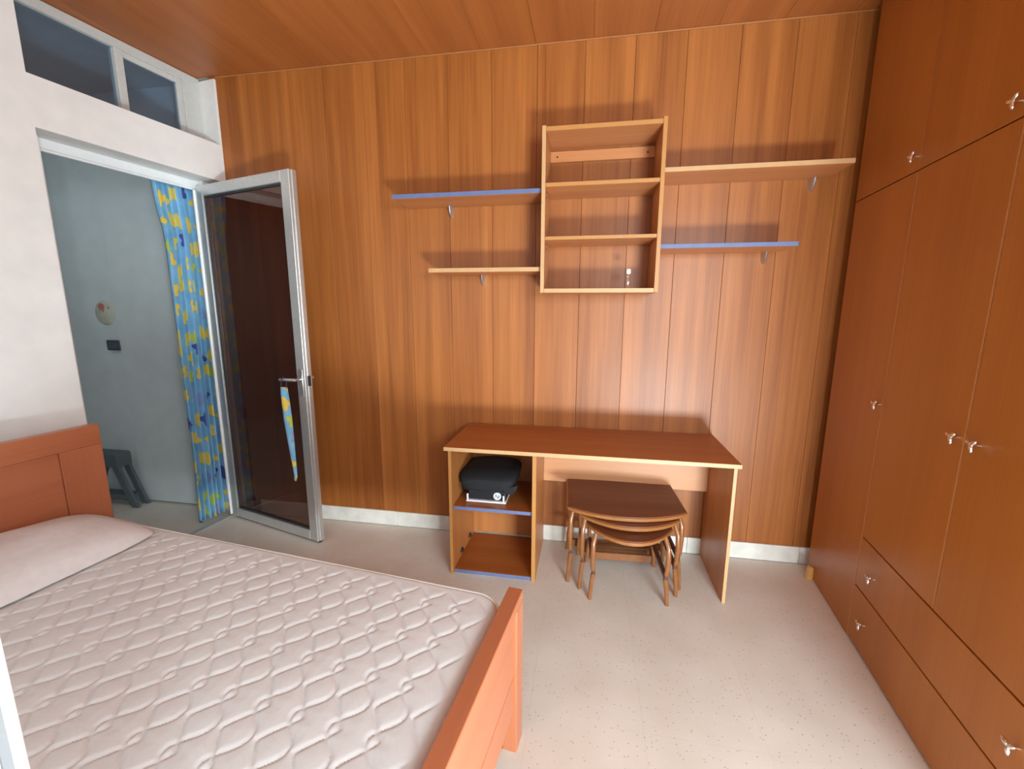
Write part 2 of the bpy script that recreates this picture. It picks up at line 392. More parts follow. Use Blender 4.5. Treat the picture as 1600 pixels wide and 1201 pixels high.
# aluminium door frame in the opening and its leaf, standing open into the room
bm = new_bm()
box(bm, -0.165, -0.11, -0.8913, -0.83, 0.0, 2.2096, bev=0.003)
box(bm, -0.165, -0.11, -0.075, -0.012, 0.0, 2.2096, bev=0.003)
box(bm, -0.165, -0.138, -0.83, -0.075, 2.164, 2.2096, bev=0.003)
box(bm, -0.160, -0.146, -0.83, -0.075, 2.154, 2.164, bev=0.002)
door_1 = sd(obj('door_1', bm, alu_white, None, **FRAME_L))
sbox('threshold', alu, door_1, -0.165, -0.13, -0.83, -0.075, 0.0, 0.009, bev=0.003)
sbox('door_gasket', gasket, door_1, -0.14, -0.136, -0.083, -0.076, 0.01, 2.145)
hinge = Vector((-0.128, -0.075, 0.0))
tip = Vector((0.672, -0.292, 0.0))
dv = tip - hinge; LW = dv.length; la = math.atan2(dv.y, dv.x)
leaf_loc = Matrix.Rotation(AL, 4, 'Z') @ hinge
# leaf frame of four members joined at the corners; glass, beads and handle are its pieces
bm = new_bm(); ST = 0.068; z0, z1 = 0.012, 2.172
box(bm, 0, ST-0.008, -0.022, 0.022, z0, z1, bev=0.003)
box(bm, LW-ST, LW, -0.022, 0.022, z0, z1, bev=0.003)
box(bm, ST-0.008, LW-ST, -0.022, 0.022, z0, z0+0.062, bev=0.003)
box(bm, ST-0.008, LW-ST, -0.022, 0.022, z1-0.062, z1, bev=0.003)
box(bm, LW, LW+0.006, -0.006, 0.022, z0, z1, bev=0.002)              # rebate lip on the closing edge
leaf = obj('door_leaf', bm, alu, door_1, loc=leaf_loc, rz=la+AL)
sbox('glass_pane', smoked, leaf, ST-0.01, LW-ST+0.002, -0.003, 0.003, z0+0.06, z1-0.06)
bm = new_bm()
gx0, gx1, gz0, gz1 = ST-0.008, LW-ST, z0+0.062, z1-0.062
for a in ((gx0, gx1, gz0, gz0+0.010), (gx0, gx1, gz1-0.010, gz1), (gx0, gx0+0.008, gz0, gz1), (gx1-0.006, gx1, gz0, gz1)):
    box(bm, a[0], a[1], -0.012, -0.004, a[2], a[3])
obj('glass_gasket', bm, gasket, leaf)
bm = new_bm(); lathe(bm, [(0.009, 0.02), (0.011, 0.25), (0.011, 2.10), (0.009, 2.15)], 12, (-0.014, -0.022, 0))
obj('hinge_rod', bm, alu_white, leaf, smooth=True)
for sgn in (-1, 1):
    bm = new_bm()
    box(bm, LW-0.052, LW-0.018, sgn*0.022-0.004, sgn*0.022+0.004, 0.93, 1.09, bev=0.003)
    tube(bm, [(LW-0.035, sgn*0.022, 1.03), (LW-0.035, sgn*0.062, 1.03), (LW-0.05, sgn*0.07, 1.031), (LW-0.15, sgn*0.072, 1.027)], [0.009, 0.009, 0.0095, 0.008], 10)
    obj('lever_handle', bm, steel, leaf, smooth=True)
sbox('latch', dark_metal, leaf, LW+0.004, LW+0.008, -0.008, 0.012, 0.99, 1.05, bev=0.001)
sbox('bottom_seal', rubber, leaf, 0.03, LW, -0.012, 0.012, 0.003, z0)

# side room beyond the door
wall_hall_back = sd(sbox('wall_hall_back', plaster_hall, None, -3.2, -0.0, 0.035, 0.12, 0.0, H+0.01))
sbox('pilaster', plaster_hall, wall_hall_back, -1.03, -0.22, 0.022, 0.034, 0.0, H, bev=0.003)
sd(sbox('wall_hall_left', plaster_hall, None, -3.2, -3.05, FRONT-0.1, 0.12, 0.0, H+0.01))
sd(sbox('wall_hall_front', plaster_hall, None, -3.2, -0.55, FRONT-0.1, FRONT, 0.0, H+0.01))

# right wall behind the wardrobe, and the front wall with the balcony door the photograph is taken through
sd(sbox('wall_right', plaster, None, 0.0, 0.12, -3.2, 0.012, 0.0, H+0.01, loc=(4.16, 0.05, 0), rz=-AW))
bm = new_bm()
DX0, DX1, DZ = 1.965, 3.85, 2.15
box(bm, -0.6, 0.1, FRONT-0.12, FRONT, 0, H+0.01); box(bm, 1.4, DX0, FRONT-0.12, FRONT, 0, H+0.01); box(bm, 0.1, 1.4, FRONT-0.12, FRONT, 0, 1.1); box(bm, 0.1, 1.4, FRONT-0.12, FRONT, 2.15, H+0.01); box(bm, DX1, 4.3, FRONT-0.12, FRONT, 0, H+0.01); box(bm, DX0, DX1, FRONT-0.12, FRONT, DZ, H+0.01)
sd(obj('wall_front', bm, plaster, None))
# unseen window, added over the bed to let in the fill light
bm = new_bm()
for a in ((0.1, 0.15, 1.1, 2.15), (1.35, 1.4, 1.1, 2.15), (0.15, 1.35, 1.1, 1.15), (0.15, 1.35, 2.10, 2.15), (0.73, 0.77, 1.15, 2.10)):
    box(bm, a[0], a[1], FRONT-0.09, FRONT-0.04, a[2], a[3], bev=0.002)
fill_window = sd(obj('fill_window', bm, alu_white, None))
for a, b in ((0.149, 0.731), (0.769, 1.351)): sbox('pane', clear, fill_window, a, b, FRONT-0.068, FRONT-0.063, 1.149, 2.101)
# white balcony door: frame, and its left leaf swung into the room beside the camera
bm = new_bm()
box(bm, DX0, DX0+0.04, FRONT-0.08, FRONT-0.02, 0, DZ, bev=0.003); box(bm, DX1-0.04, DX1, FRONT-0.08, FRONT-0.02, 0, DZ, bev=0.003)
box(bm, DX0+0.04, DX1-0.04, FRONT-0.08, FRONT-0.02, DZ-0.04, DZ, bev=0.003)
door_2 = sd(obj('door_2', bm, alu_white, None))
LX, LY0, LY1 = 1.9565, -2.965, -2.374
bm = new_bm()
for a in ((LY1-0.075, LY1, 0.02, 2.1), (LY0, LY0+0.075, 0.02, 2.1)):
    box(bm, LX-0.045, LX, a[0], a[1], a[2], a[3], bev=0.002)
for a in ((0.02, 0.10), (2.02, 2.1)):
    box(bm, LX-0.045, LX, LY0+0.075, LY1-0.075, a[0], a[1], bev=0.002)
box(bm, LX, LX+0.004, LY1-0.0062, LY1, 0.02, 2.1, bev=0.0015)
box(bm, LX, LX+0.004, LY1-0.072, LY1-0.0108, 0.02, 2.1, bev=0.0015)
bl = obj('balcony_leaf', bm, alu_white, door_2)
sbox('groove_shade', plain('groove_shade_grey', (0.16, 0.16, 0.165), 0.8), bl, LX+0.0003, LX+0.0036, LY1-0.0105, LY1-0.0064, 0.03, 2.09)  # grey strip put in for the shade inside the groove
sbox('glass_pane', clear, bl, LX-0.026, LX-0.020, LY0+0.074, LY1-0.074, 0.099, 2.021)

# ------------------------------------------------------------------ wardrobe
ward = empty('wardrobe', (3.5189, -0.0767, 0), -AW, 'tall orange-brown veneered built-in wardrobe with small chrome knobs along the right wall', 'wardrobe')
WLEN = 1.50; WH = H-0.008
bm = new_bm()
box(bm, 0.021, 0.56, -WLEN, 0.0, 0.0, WH)
obj('carcass', bm, ward_mat, ward)
def knob(parent, y, z):
    """small chrome knob: a stem carrying three petal shaped lobes"""
    bm = new_bm()
    lathe(bm, [(0.0045, 0.0), (0.0035, -0.008), (0.0035, -0.016), (0.006, -0.02), (0.004, -0.024), (0.0001, -0.025)], 10, (0, y, z), 'x')
    for a in (20, 140, 255):
        d = Vector((0, cos(math.radians(a)), sin(math.radians(a))))
        ellipsoid(bm, Vector((-0.022, y, z)) + d*0.011, (0.0058, 0.013, 0.0062), 12, 8, Matrix.Rotation(math.radians(a), 3, 'X'))
    return obj('knob', bm, chrome, parent, smooth=True)
s1, s2, s3 = 0.511, 0.9954, 1.49
G = 0.004
def front(name, t0, t1, z0, z1, knobs, band=True, gr=0.0):
    o = sbox(name, ward_mat, ward, 0.0, 0.02, -t1, -t0, z0, z1, bev=0.0012)
    if band:   # lipping on the closing edge, paler to carry window light on it
        sbox('edge_band', ward_lit_edge, o, 0.0002, 0.0195, -t1-0.0016, -t1, z0+0.001, z1-0.001)
    for t, z in knobs: knob(o, -t, z)
    return o
zU = 1.9473; z2 = 0.4823; z3 = 0.2583
front('wardrobe_door', 0.0, s1-0.003, 0.004, zU-0.0022, [(0.494, 1.056)])
front('wardrobe_door', s1+G, s2-G, z2+0.003, zU-0.0022, [(0.983-0.012, 1.054)])
front('wardrobe_door', s2+G, s3, z2+0.003, zU-0.0022, [(1.072-0.012, 1.055)])
front('drawer', s1+G, s3, z3+0.003, z2-0.003, [(0.652, 0.367), (1.369, 0.375)], False)
front('drawer', s1+0.001, s3, 0.012, z3-0.003, [(0.636, 0.145), (1.365, 0.145)], False)
front('top_door', 0.0, s1-0.0008, zU+0.0022, WH, [(0.492, 2.0)], False)
front('top_door', s1+0.0008, s2-0.0008, zU+0.0022, WH, [(0.971, 1.992)], False)
front('top_door', s2+0.0008, s3, zU+0.0022, WH, [(1.08, 1.992)], False)
# little wedge standing on the floor at the far end
bm = new_bm(); prism(bm, [(0, 0), (0.03, 0), (0.03, 0.062), (0.022, 0.072), (0.012, 0.076), (0.004, 0.068)], -0.02, 0.0, 'y', bev=0.002)
wd = obj('wood_wedge', bm, pale_wood, None, (3.475, -0.15, 0.0), 0.2)
tag(wd, 'small pale wood wedge on the floor at the far foot of the wardrobe', 'wedge')

# ------------------------------------------------------------------ wall shelving
CX0, CX1, CY, CZ0, CZ1 = 2.019, 2.601, -0.27, 1.519, 2.310
cab = empty('shelf_cabinet', (2.31, 0, CZ0), 0, 'open upright wooden shelf box with three compartments hung on the panelled wall', 'shelf')
def cb(name, mat, *d, bev=0.001, parent=None):
    d = list(d); d = [d[0]-2.31, d[1]-2.31, d[2], d[3], d[4]-CZ0, d[5]-CZ0]
    return sbox(name, mat, parent or cab, *d, bev=bev)
def board(name, mat, emat, x0, x1, y0, y1, z0, z1):
    o = cb(name, mat, x0, x1, y0+0.0015, y1, z0, z1)
    cb('edge_band', emat, x0+0.0002, x1-0.0002, y0, y0+0.0014, z0+0.0002, z1-0.0002, bev=0.0004, parent=o); return o
board('side_panel', shelf_side, edge_tan, CX0, CX0+0.019, CY, -0.0005, CZ0, CZ1)
board('side_panel', shelf_side, edge_orange, CX1-0.019, CX1, CY, -0.0005, CZ0, CZ1+0.004)
xa, xb = CX0+0.0195, CX1-0.0195
board('bottom_panel', shelf_wood, edge_tan, xa, xb, CY+0.002, -0.0005, CZ0, CZ0+0.021)
board('top_panel', shelf_wood, edge_orange, xa, xb, CY+0.004, -0.0005, CZ1-0.024, CZ1-0.004)
board('inner_shelf', shelf_wood, edge_orange, xa, xb, CY+0.004, -0.0005, 2.032, 2.050)
board('inner_shelf', shelf_wood, edge_orange, xa, xb, CY+0.004, -0.0005, 1.779, 1.796)
rail = cb('hanging_rail', shelf_wood, xa, xb, -0.019, -0.0006, 2.218, 2.272)
for sx in (2.075, 2.545):
    bm = new_bm(); lathe(bm, [(0.0045, 0), (0.0045, -0.0015), (0.002, -0.002)], 10, (sx-2.31, -0.019, 2.272-0.028-CZ0), 'y'); obj('screw', bm, hole_mat, rail, smooth=True)
for zz in (2.018, 2.0, 1.765, 1.745):
    bm = new_bm(); lathe(bm, [(0.004, 0), (0.004, 0.002)], 8, (xa-2.31, CY+0.06+(0.03 if zz in (2.0, 1.745) else 0), zz-CZ0), 'x'); obj('shelf_peg', bm, dark_metal, cab)

def wall_shelf(x0, x1, z0, z1, edge, brx, label, depth=0.24):
    t = empty('wall_shelf', ((x0+x1)/2, 0, z0), 0, label, 'shelf', 'floating shelves beside the shelf box')
    hx = (x1-x0)/2
    sbox('shelf_board', shelf_wood, t, -hx, hx, -depth+0.0015, -0.0005, 0, z1-z0, bev=0.001)
    sbox('edge_band', edge, t, -hx, hx, -depth, -depth+0.0014, 0.0003, z1-z0-0.0003, bev=0.0004)
    # pelican clamp: a drop shaped metal shell screwed to the wall under the board
    bm = new_bm(); bx = brx-(x0+x1)/2
    n = 7; rows = []
    for i in range(n+1):
        zz = -0.062*i/n; wv = 0.0125*math.sqrt(max(0.0, 1-(i/n)**2.2))+0.0006; dd = 0.046*math.sqrt(max(0.0, 1-(i/n)**1.7))+0.001
        rows.append([bm.verts.new((bx+wv*cos(a), -dd*sin(a)-0.0005, zz-0.0005)) for a in [PI*j/10 for j in range(11)]])
    for a, b in zip(rows, rows[1:]):
        for j in range(10): bm.faces.new((a[j], a[j+1], b[j+1], b[j]))
        bm.faces.new((a[0], b[0], b[10], a[10]))
    bm.faces.new(rows[0]); bm.faces.new(rows[-1][::-1])
    obj('clamp_bracket', bm, steel, t, smooth=True, label='grey metal drop shaped bracket')
    return t
wall_shelf(1.214, 2.018, 2.012, 2.034, edge_blue, 1.470, 'blue edged shelf left of the shelf box, the upper one')
wall_shelf(1.408, 2.018, 1.629, 1.651, edge_tan, 1.655, 'short tan edged shelf left of the shelf box, the lower one')
wall_shelf(2.602, 3.414, 2.080, 2.101, edge_tan, 3.345, 'long tan edged shelf right of the shelf box, reaching toward the wardrobe')
wall_shelf(2.602, 3.221, 1.730, 1.750, edge_blue, 3.158, 'blue edged shelf right of the shelf box, below the long tan one')
# bottle
bt = empty('bottle', (2.462, -0.2, CZ0+0.0212), 0, 'tiny clear bottle with a white cap standing in the bottom compartment of the shelf box', 'bottle')
bm = new_bm(); lathe(bm, [(0.0001, 0.0), (0.0125, 0.0), (0.0135, 0.002), (0.0135, 0.040), (0.011, 0.052), (0.007, 0.060), (0.007, 0.074)], 16); obj('bottle_body', bm, clear, bt, smooth=True)
bm = new_bm(); lathe(bm, [(0.0105, 0.074), (0.0115, 0.076), (0.0115, 0.094), (0.010, 0.097), (0.0001, 0.097)], 16); obj('cap', bm, white_plastic, bt, smooth=True)

# ------------------------------------------------------------------ desk
desk = empty('desk', (2.27, -0.25, 0), 0, 'orange-brown wooden desk with an open cubby at its left end against the panelled wall', 'desk')
def dk(name, mat, x0, x1, y0, y1, z0, z1, bev=0.001, parent=None, **k):
    return sbox(name, mat, parent or desk, x0-2.27, x1-2.27, y0+0.25, y1+0.25, z0, z1, bev=bev, **k)
top = dk('desk_top', desk_top_mat, 1.5602, 2.982, -0.5032, -0.012, 0.7195, 0.74, 0.0015)
dk('edge_band', edge_tan, 1.5604, 2.9818, -0.5048, -0.5033, 0.7200, 0.7395, 0.0004, top)
lp = dk('side_panel', desk_side_mat, 1.5669, 1.5829, -0.456, -0.014, 0.0, 0.7192); dk('edge_band', edge_orange, 1.567, 1.5828, -0.4575, -0.4561, 0.001, 0.719, 0.0004, lp)
mp = dk('middle_panel', desk_side_mat, 2.0127, 2.0329, -0.453, -0.014, 0.0, 0.7192); dk('edge_band', edge_orange, 2.0128, 2.0328, -0.4545, -0.4531, 0.001, 0.719, 0.0004, mp)
rp = dk('side_panel', desk_side_mat, 2.9658, 2.9812, -0.453, -0.014, 0.0, 0.7192); dk('edge_band', edge_tan, 2.966, 2.981, -0.4545, -0.4531, 0.001, 0.719, 0.0004, rp)
dk('modesty_panel', wood('modesty_veneer', (0.56, 0.25, 0.11), (0.66, 0.31, 0.145), 'x', rough=0.4), 2.0333, 2.9654, -0.058, -0.04, 0.415, 0.7192)
dk('back_panel', desk_side_mat, 1.5832, 2.0124, -0.03, -0.022, 0.026, 0.7192)
sh = dk('cubby_shelf', desk_top_mat, 1.5835, 2.0122, -0.435, -0.034, 0.372, 0.389); dk('edge_band', edge_blue, 1.5837, 2.012, -0.437, -0.4355, 0.3705, 0.3885, 0.0004, sh)
bo = dk('bottom_board', desk_top_mat, 1.5835, 2.0122, -0.44, -0.036, 0.002, 0.02); dk('edge_band', edge_blue, 1.5837, 2.012, -0.442, -0.4405, 0.001, 0.0195, 0.0004, bo)
for y in (-0.30, -0.13):
    bm = new_bm(); box(bm, 1.583-2.27, 1.587-2.27, y+0.25-0.02, y+0.25+0.02, 0.04, 0.062, bev=0.002)
    lathe(bm, [(0.012, 0.0), (0.012, 0.009), (0.008, 0.011)], 12, (1.585-2.27, y+0.25, 0.053), 'x'); obj('hinge_plate', bm, dark_metal, desk)

# printer in the cubby, with a black cloth case lying over it
PZ = 0.3892
pr = empty('printer', (1.752, -0.255, PZ), 0, 'small black printer with a white base on the upper desk cubby shelf', 'printer')
bm = new_bm(); box(bm, -0.105, 0.105, -0.105, 0.10, 0.012, 0.064, bev=0.006, seg=2); obj('printer_body', bm, black_plastic, pr)
bm = new_bm(); box(bm, -0.116, 0.108, -0.119, 0.112, 0.0005, 0.011, bev=0.003); obj('base_tray', bm, white_plastic, pr)
for x in (-0.108, 0.094):
    sbox('corner_post', white_plastic, pr, x-0.004, x+0.005, -0.118, -0.108, 0.011, 0.047, bev=0.002)
bm = new_bm(); lathe(bm, [(0.0001, 0.004), (0.0205, 0.004), (0.0215, 0.002), (0.0215, 0)], 28, (0, 0, 0), 'z'); 
lg = obj('logo_disc', bm, white_plastic, pr, smooth=True); lg.location = (0.058, -0.1052, 0.0395); lg.rotation_euler = (PI/2, 0, 0)
cu = bpy.data.curves.new('hp_text', 'FONT'); cu.body = 'hp'; cu.size = 0.031; cu.shear = 0.3; cu.align_x = 'CENTER'; cu.align_y = 'CENTER'; cu.extrude = 0.0006; cu.offset = 0.0003
tob = bpy.data.objects.new('logo_letters_tmp', cu); COL.objects.link(tob)
dg = bpy.context.evaluated_depsgraph_get(); me = bpy.data.meshes.new_from_object(tob.evaluated_get(dg)); bpy.data.objects.remove(tob)
me.materials.clear(); me.materials.append(black_plastic)
lt = bpy.data.objects.new('logo_letters', me); COL.objects.link(lt); lt.parent = lg; lt.location = (0, 0.0012, 0.0042)
# cloth case: soft rounded slab, sagging over the front with a flap at the right
def soft_slab(hx, hy, z0, z1, nx=26, ny=22, nz=8, e=0.42, fn=None):
    bm = new_bm(); bmesh.ops.create_cube(bm, size=2.0)
    bmesh.ops.subdivide_edges(bm, edges=bm.edges[:], cuts=13, use_grid_fill=True)
    for v in bm.verts:
        x, y, z = v.co
        # rounded-box map
        r = max(abs(x), abs(y), abs(z)); l = (abs(x)**6.5+abs(y)**6.5+abs(z)**6.5)**(1/6.5)
        k = r/l if l > 0 else 1
        x, y, z = x*k, y*k, z*k
        v.co = (x*hx, y*hy, (z0+z1)/2 + z*(z1-z0)/2)
        if fn: v.co = fn(v.co.copy(), x, y, z)
    return bm
def sag(p, x, y, z):
    w_ = 0.004*sin(17*p.x+9*p.y)+0.003*sin(31*p.y+4)
    p.z += w_
    if z > 0: p.z -= 0.012*(x*x) + 0.022*max(0, -y)**2*max(0, z)
    if z < 0 and abs(x) > 0.75: p.z -= 0.006
    if y < -0.3: p.z -= 0.010*(-y-0.3)
    p.x *= 1.0 + 0.05*z
    return p
bm = soft_slab(0.155, 0.150, 0.0, 0.106, fn=sag)
case = obj('cloth_case', bm, black_cloth, None, (1.752, -0.238, PZ+0.0705), 0.0, smooth=True)
tag(case, 'black padded cloth case lying flat on top of the printer in the desk cubby', 'case')
bm = new_bm()
prism(bm, [(0, -0.01), (0.045, -0.014), (0.066, 0.006), (0.076, 0.040), (0.062, 0.032), (0.04, 0.026), (0.0, 0.036)], -0.004, 0.004, 'y', bev=0.002)
fl = obj('flap', bm, black_cloth, case, (0.098, -0.143, 0.006), 0.12)
bm = new_bm(); prism(bm, [(-0.15, 0.002), (0.0, -0.004), (0.06, 0.002), (0.06, 0.012), (0.0, 0.008), (-0.15, 0.012)], -0.003, 0.003, 'y', bev=0.0015)
obj('zip_seam', bm, black_plastic, case, (0.02, -0.1465, 0.04), 0.0)

# ------------------------------------------------------------------ nest of three tables
def nest_table(w_, d, bow, h, loc, rz, label, legx, legy, bend):
    t = empty('nesting_table', loc, rz, label, 'table', 'nest of bow fronted tables under the desk')
    def outline(off, lx=0.0):
        hw = w_/2-off; pts = [(-hw, -off), (-hw, -(d-bow)+off*0.2)]
        for k in range(1, 16):
            u = -1+2*k/16
            pts.append((hw*u, -(d-bow)+off*0.2 - (bow-off*0.4)*(1-abs(u)**2.1) ))
        pts += [(hw, -(d-bow)+off*0.2), (hw, -off)]
        return pts
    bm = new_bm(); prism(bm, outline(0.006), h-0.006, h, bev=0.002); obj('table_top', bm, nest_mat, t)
    bm = new_bm(); prism(bm, outline(0.0), h-0.014, h-0.0062, bev=0.003); prism(bm, outline(0.007), h-0.024, h-0.0142, bev=0.004)
    obj('moulded_edge', bm, nest_edge, t, smooth=True)
    zt = h-0.0245; zj = h*0.42
    for sx in (-1, 1):
        for fr in (0, 1):
            lx = sx*legx; ly = legy if fr else -0.035
            oy = -0.012 if fr else 0.008
            pts = [(lx-sx*0.012, ly-oy*1.2, zt), (lx+sx*bend*0.6, ly+oy*0.6, zt-(zt-zj)*0.25), (lx+sx*bend, ly+oy, zt-(zt-zj)*0.55), (lx+sx*bend*0.6, ly+oy*0.4, zj+0.02), (lx-sx*0.002, ly, zj-0.005)]
            bm = new_bm(); tube(bm, pts, [0.011, 0.0125, 0.0125, 0.0115, 0.0095], 10)
            rot = None
            fo = (lx+sx*0.012, ly+oy*0.6, 0.0)
            tube(bm, [(lx-sx*0.002, ly, zj-0.02), ((lx+fo[0])/2, (ly+fo[1])/2, zj/2), fo], [0.0115, 0.011, 0.0095], 8)
            obj('leg', bm, nest_leg, t, smooth=True)
        # dark side stretcher joining front and rear leg
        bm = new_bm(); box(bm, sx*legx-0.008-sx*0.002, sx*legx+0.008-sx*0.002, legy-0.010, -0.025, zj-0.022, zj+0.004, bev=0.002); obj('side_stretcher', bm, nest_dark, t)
    bm = new_bm(); box(bm, -legx+0.008, legx-0.008, -0.046, -0.026, 0.028, 0.072, bev=0.003); obj('rear_stretcher', bm, nest_leg, t)
    return t
nest_table(0.597, 0.462, 0.088, 0.440, (2.470, -0.045, 0), 0.06, 'largest of three nested bow fronted tables, outermost under the desk', 0.276, -0.345, 0.004)
nest_table(0.492, 0.440, 0.110, 0.411, (2.492, -0.105, 0), 0.05, 'middle nested bow fronted table, between largest and smallest ones', 0.231, -0.340, 0.004)
nest_table(0.418, 0.452, 0.150, 0.377, (2.490, -0.170, 0), 0.05, 'smallest nested bow fronted table, innermost and standing furthest forward', 0.176, -0.352, 0.004)

# ------------------------------------------------------------------ bed
AB = 0.115
BLEN = 2.03; BW = 1.05
bed = empty('bed', (2.092, -1.29, 0), -AB, 'reddish cherry wood bed frame with panelled headboard and low footboard', 'bed')
# bed frame: x = 0 is the outer face of the footboard, -x toward the head, -y toward the camera
def bd(name, mat, *d, bev=0.002, parent=None): return sbox(name, mat, parent or bed, *d, bev=bev)
FT = 0.048
for y in (0, -BW+0.07):
    bd('leg', bed_mat_z, -FT, 0.0, y-0.07, y, 0.0, 0.5175)
bd('footboard_rail', bed_mat, -FT, 0.0, -BW, 0.0, 0.518, 0.55, bev=0.002)
bd('footboard_panel', bed_mat, -FT+0.006, -0.008, -BW+0.07, -0.0702, 0.295, 0.5178, bev=0.002)
bd('footboard_panel', bed_mat, -FT+0.006, -0.008, -BW+0.07, -0.0702, 0.165, 0.2925, bev=0.002)
hx = -BLEN
hb_top = 0.915
bd('headboard_post', bed_mat_z, hx-0.045, hx, -0.075, 0.078, 0.0, hb_top-0.09)
bd('headboard_post', bed_mat_z, hx-0.045, hx, -BW-0.03, -BW+0.09, 0.0, hb_top-0.09)
bd('headboard_rail', bed_mat, hx-0.045, hx, -BW-0.03, 0.078, hb_top-0.0897, hb_top)
bd('headboard_panel', bed_mat, hx-0.04, hx-0.009, -BW+0.0905, -0.0755, 0.2, hb_top-0.0902)
for y in (-0.045, -BW+0.02):
    bd('side_rail', bed_mat, hx+0.0005, -FT-0.0005, y, y+0.025, 0.17, 0.30)
for k in range(11):
    bd('bed_slat', shelf_side, hx+0.10+k*0.178, hx+0.17+k*0.178, -BW+0.046, -0.046, 0.285, 0.302, bev=0.001)
bd('center_beam', bed_mat, hx+0.001, -FT-0.001, -BW/2-0.02, -BW/2+0.02, 0.2, 0.2845)

# quilted mattress: the stitched scale pattern is in the geometry
MZ0, MZ1 = 0.3025, 0.515
MX0, MX1, MY0, MY1 = hx+0.012, -FT-0.006, -BW+0.012, -0.006
RC = 0.10
def rr_dist(x, y):
    """signed distance inside the rounded rectangle"""
    qx = abs(x-(MX0+MX1)/2)-((MX1-MX0)/2-RC); qy = abs(y-(MY0+MY1)/2)-((MY1-MY0)/2-RC)
    return RC - math.hypot(max(qx, 0), max(qy, 0)) - min(max(qx, qy), 0)
def quilt(x, y):
    u = (-x-0.046-0.145)/0.0995; v = (-y-0.108)/0.1445      # lattice of the small eyes, seen from the foot end
    best = 1.0
    ph = 2*PI*v
    # pointed on one side, rounded on the other
    wr = 0.0135 - 0.0265*cos(ph) - 0.0015*cos(2*ph)
    sr = (0.0265*sin(ph) + 0.003*sin(2*ph))*2*PI/0.1445
    f_ = abs((v+0.5) % 1.0 - 0.5)*2                       # 0 at an eye, 1 in the middle of a scale
    wp = -0.013 + 0.057*(0.8*f_ + 0.2*(1-cos(PI*f_))/2); sp_ = 0.057*2/0.1445
    kx = round(u)
    for k in (kx-1, kx, kx+1):
        if k < -1: continue
        xc = k*0.0995
        d = abs(u*0.0995 - xc - wp)/math.sqrt(1+sp_*sp_); best = min(best, d)
        if k >= 0:
            d = abs(u*0.0995 - xc + wr)/math.sqrt(1+sr*sr); best = min(best, d)
    return best
bm = new_bm()
NX, NY = 440, 230
grid = []
for i in range(NX+1):
    col = []
    for j in range(NY+1):
        x = MX0+(MX1-MX0)*i/NX; y = MY0+(MY1-MY0)*j/NY
        d = rr_dist(x, y)
        if d < 0.0:       # pull onto the rounded outline
            cx = min(max(x, MX0+RC), MX1-RC); cy = min(max(y, MY0+RC), MY1-RC)
            dx, dy = x-cx, y-cy; l = math.hypot(dx, dy); x, y = cx+dx/l*RC, cy+dy/l*RC; d = 0.0
        q = quilt(x, y); fade = min(1.0, max(0.0, (d-0.03)/0.03))
        z = MZ1 - fade*0.0050*math.exp(-(q/0.0045)**2) + fade*0.0022*(min(q, 0.032)/0.032) + 0.0012*sin(9*x)*sin(11*y+1)
        e = max(0.0, 0.018-d)/0.018; z -= 0.010*e*e
        col.append(bm.verts.new((x, y, z)))
    grid.append(col)
for i in range(NX):
    for j in range(NY):
        bm.faces.new((grid[i][j], grid[i+1][j], grid[i+1][j+1], grid[i][j+1]))
bmesh.ops.remove_doubles(bm, verts=bm.verts, dist=1e-5)
quilt_bm = bm
def ring_pts(inset, n=10):
    pts = []
    for cx, cy, a0 in ((MX1-RC, MY1-RC, 0), (MX0+RC, MY1-RC, 90), (MX0+RC, MY0+RC, 180), (MX1-RC, MY0+RC, 270)):
        for k in range(n+1):
            a = math.radians(a0+90*k/n); pts.append((cx+(RC-inset)*cos(a), cy+(RC-inset)*sin(a)))
    return pts
mat_e = empty('mattress', (2.092, -1.29, MZ0), -AB, 'white quilted mattress with stitched scale pattern lying on the cherry bed', 'mattress')
bm = new_bm(); prism(bm, ring_pts(0.004), MZ0+0.0005, MZ1-0.0115); obj('border', bm, pillow_mat, mat_e, (0, 0, -MZ0), smooth=True)
obj('quilted_top', quilt_bm, ticking, mat_e, (0, 0, -MZ0), smooth=True)
for zz, nm in ((MZ1-0.011, 'piping'), (MZ0+0.014, 'piping')):
    bm = new_bm(); pts = ring_pts(-0.001); pts.append(pts[0]); tube(bm, [(a, b, zz) for a, b in pts], 0.0055, 8, cap=False); obj(nm, bm, white_paint, mat_e, (0, 0, -MZ0), smooth=True)

# pillow across the head of the mattress
def pillow_bm(hx_, hy_, hz):
    bm = new_bm(); n = 40; m = 30
    for side in (1, -1):
        rows = []
        for i in range(n+1):
            r = []
            for j in range(m+1):
                u = -1+2*i/n; v = -1+2*j/m
                pin = 1-0.05*(1-u*u)*0.4
                f = max(0.0, (1-abs(u)**2.6))*max(0.0, (1-abs(v)**2.2)); f = f**0.42
                wr = 0.05*sin(7*u+3*v)*f + 0.03*sin(13*v+5*u*u)*f
                x = u*hx_*(1-0.10*v**8); y = v*hy_*(1-0.055*u**8)
                z = hz*1.15*f*(1+wr) if side > 0 else -0.005*f
                r.append(bm.verts.new((x, y, z)))
            rows.append(r)
        for i in range(n):
            for j in range(m):
                bm.faces.new((rows[i][j], rows[i+1][j], rows[i+1][j+1], rows[i][j+1]))
    bmesh.ops.remove_doubles(bm, verts=bm.verts, dist=1e-5)
    return bm
pl = obj('pillow', pillow_bm(0.245, 0.485, 0.085), pillow_mat, None, (0, 0, 0), 0, smooth=True)
px, py = hx+0.255, -0.522
pl.location = (2.092 + px*cos(AB) + py*sin(AB), -1.29 - px*sin(AB) + py*cos(AB), MZ1+0.0095)
pl.rotation_euler = (0, -0.0, -AB)
tag(pl, 'wide flat pale pink pillow at the head of the mattress against the headboard', 'pillow')

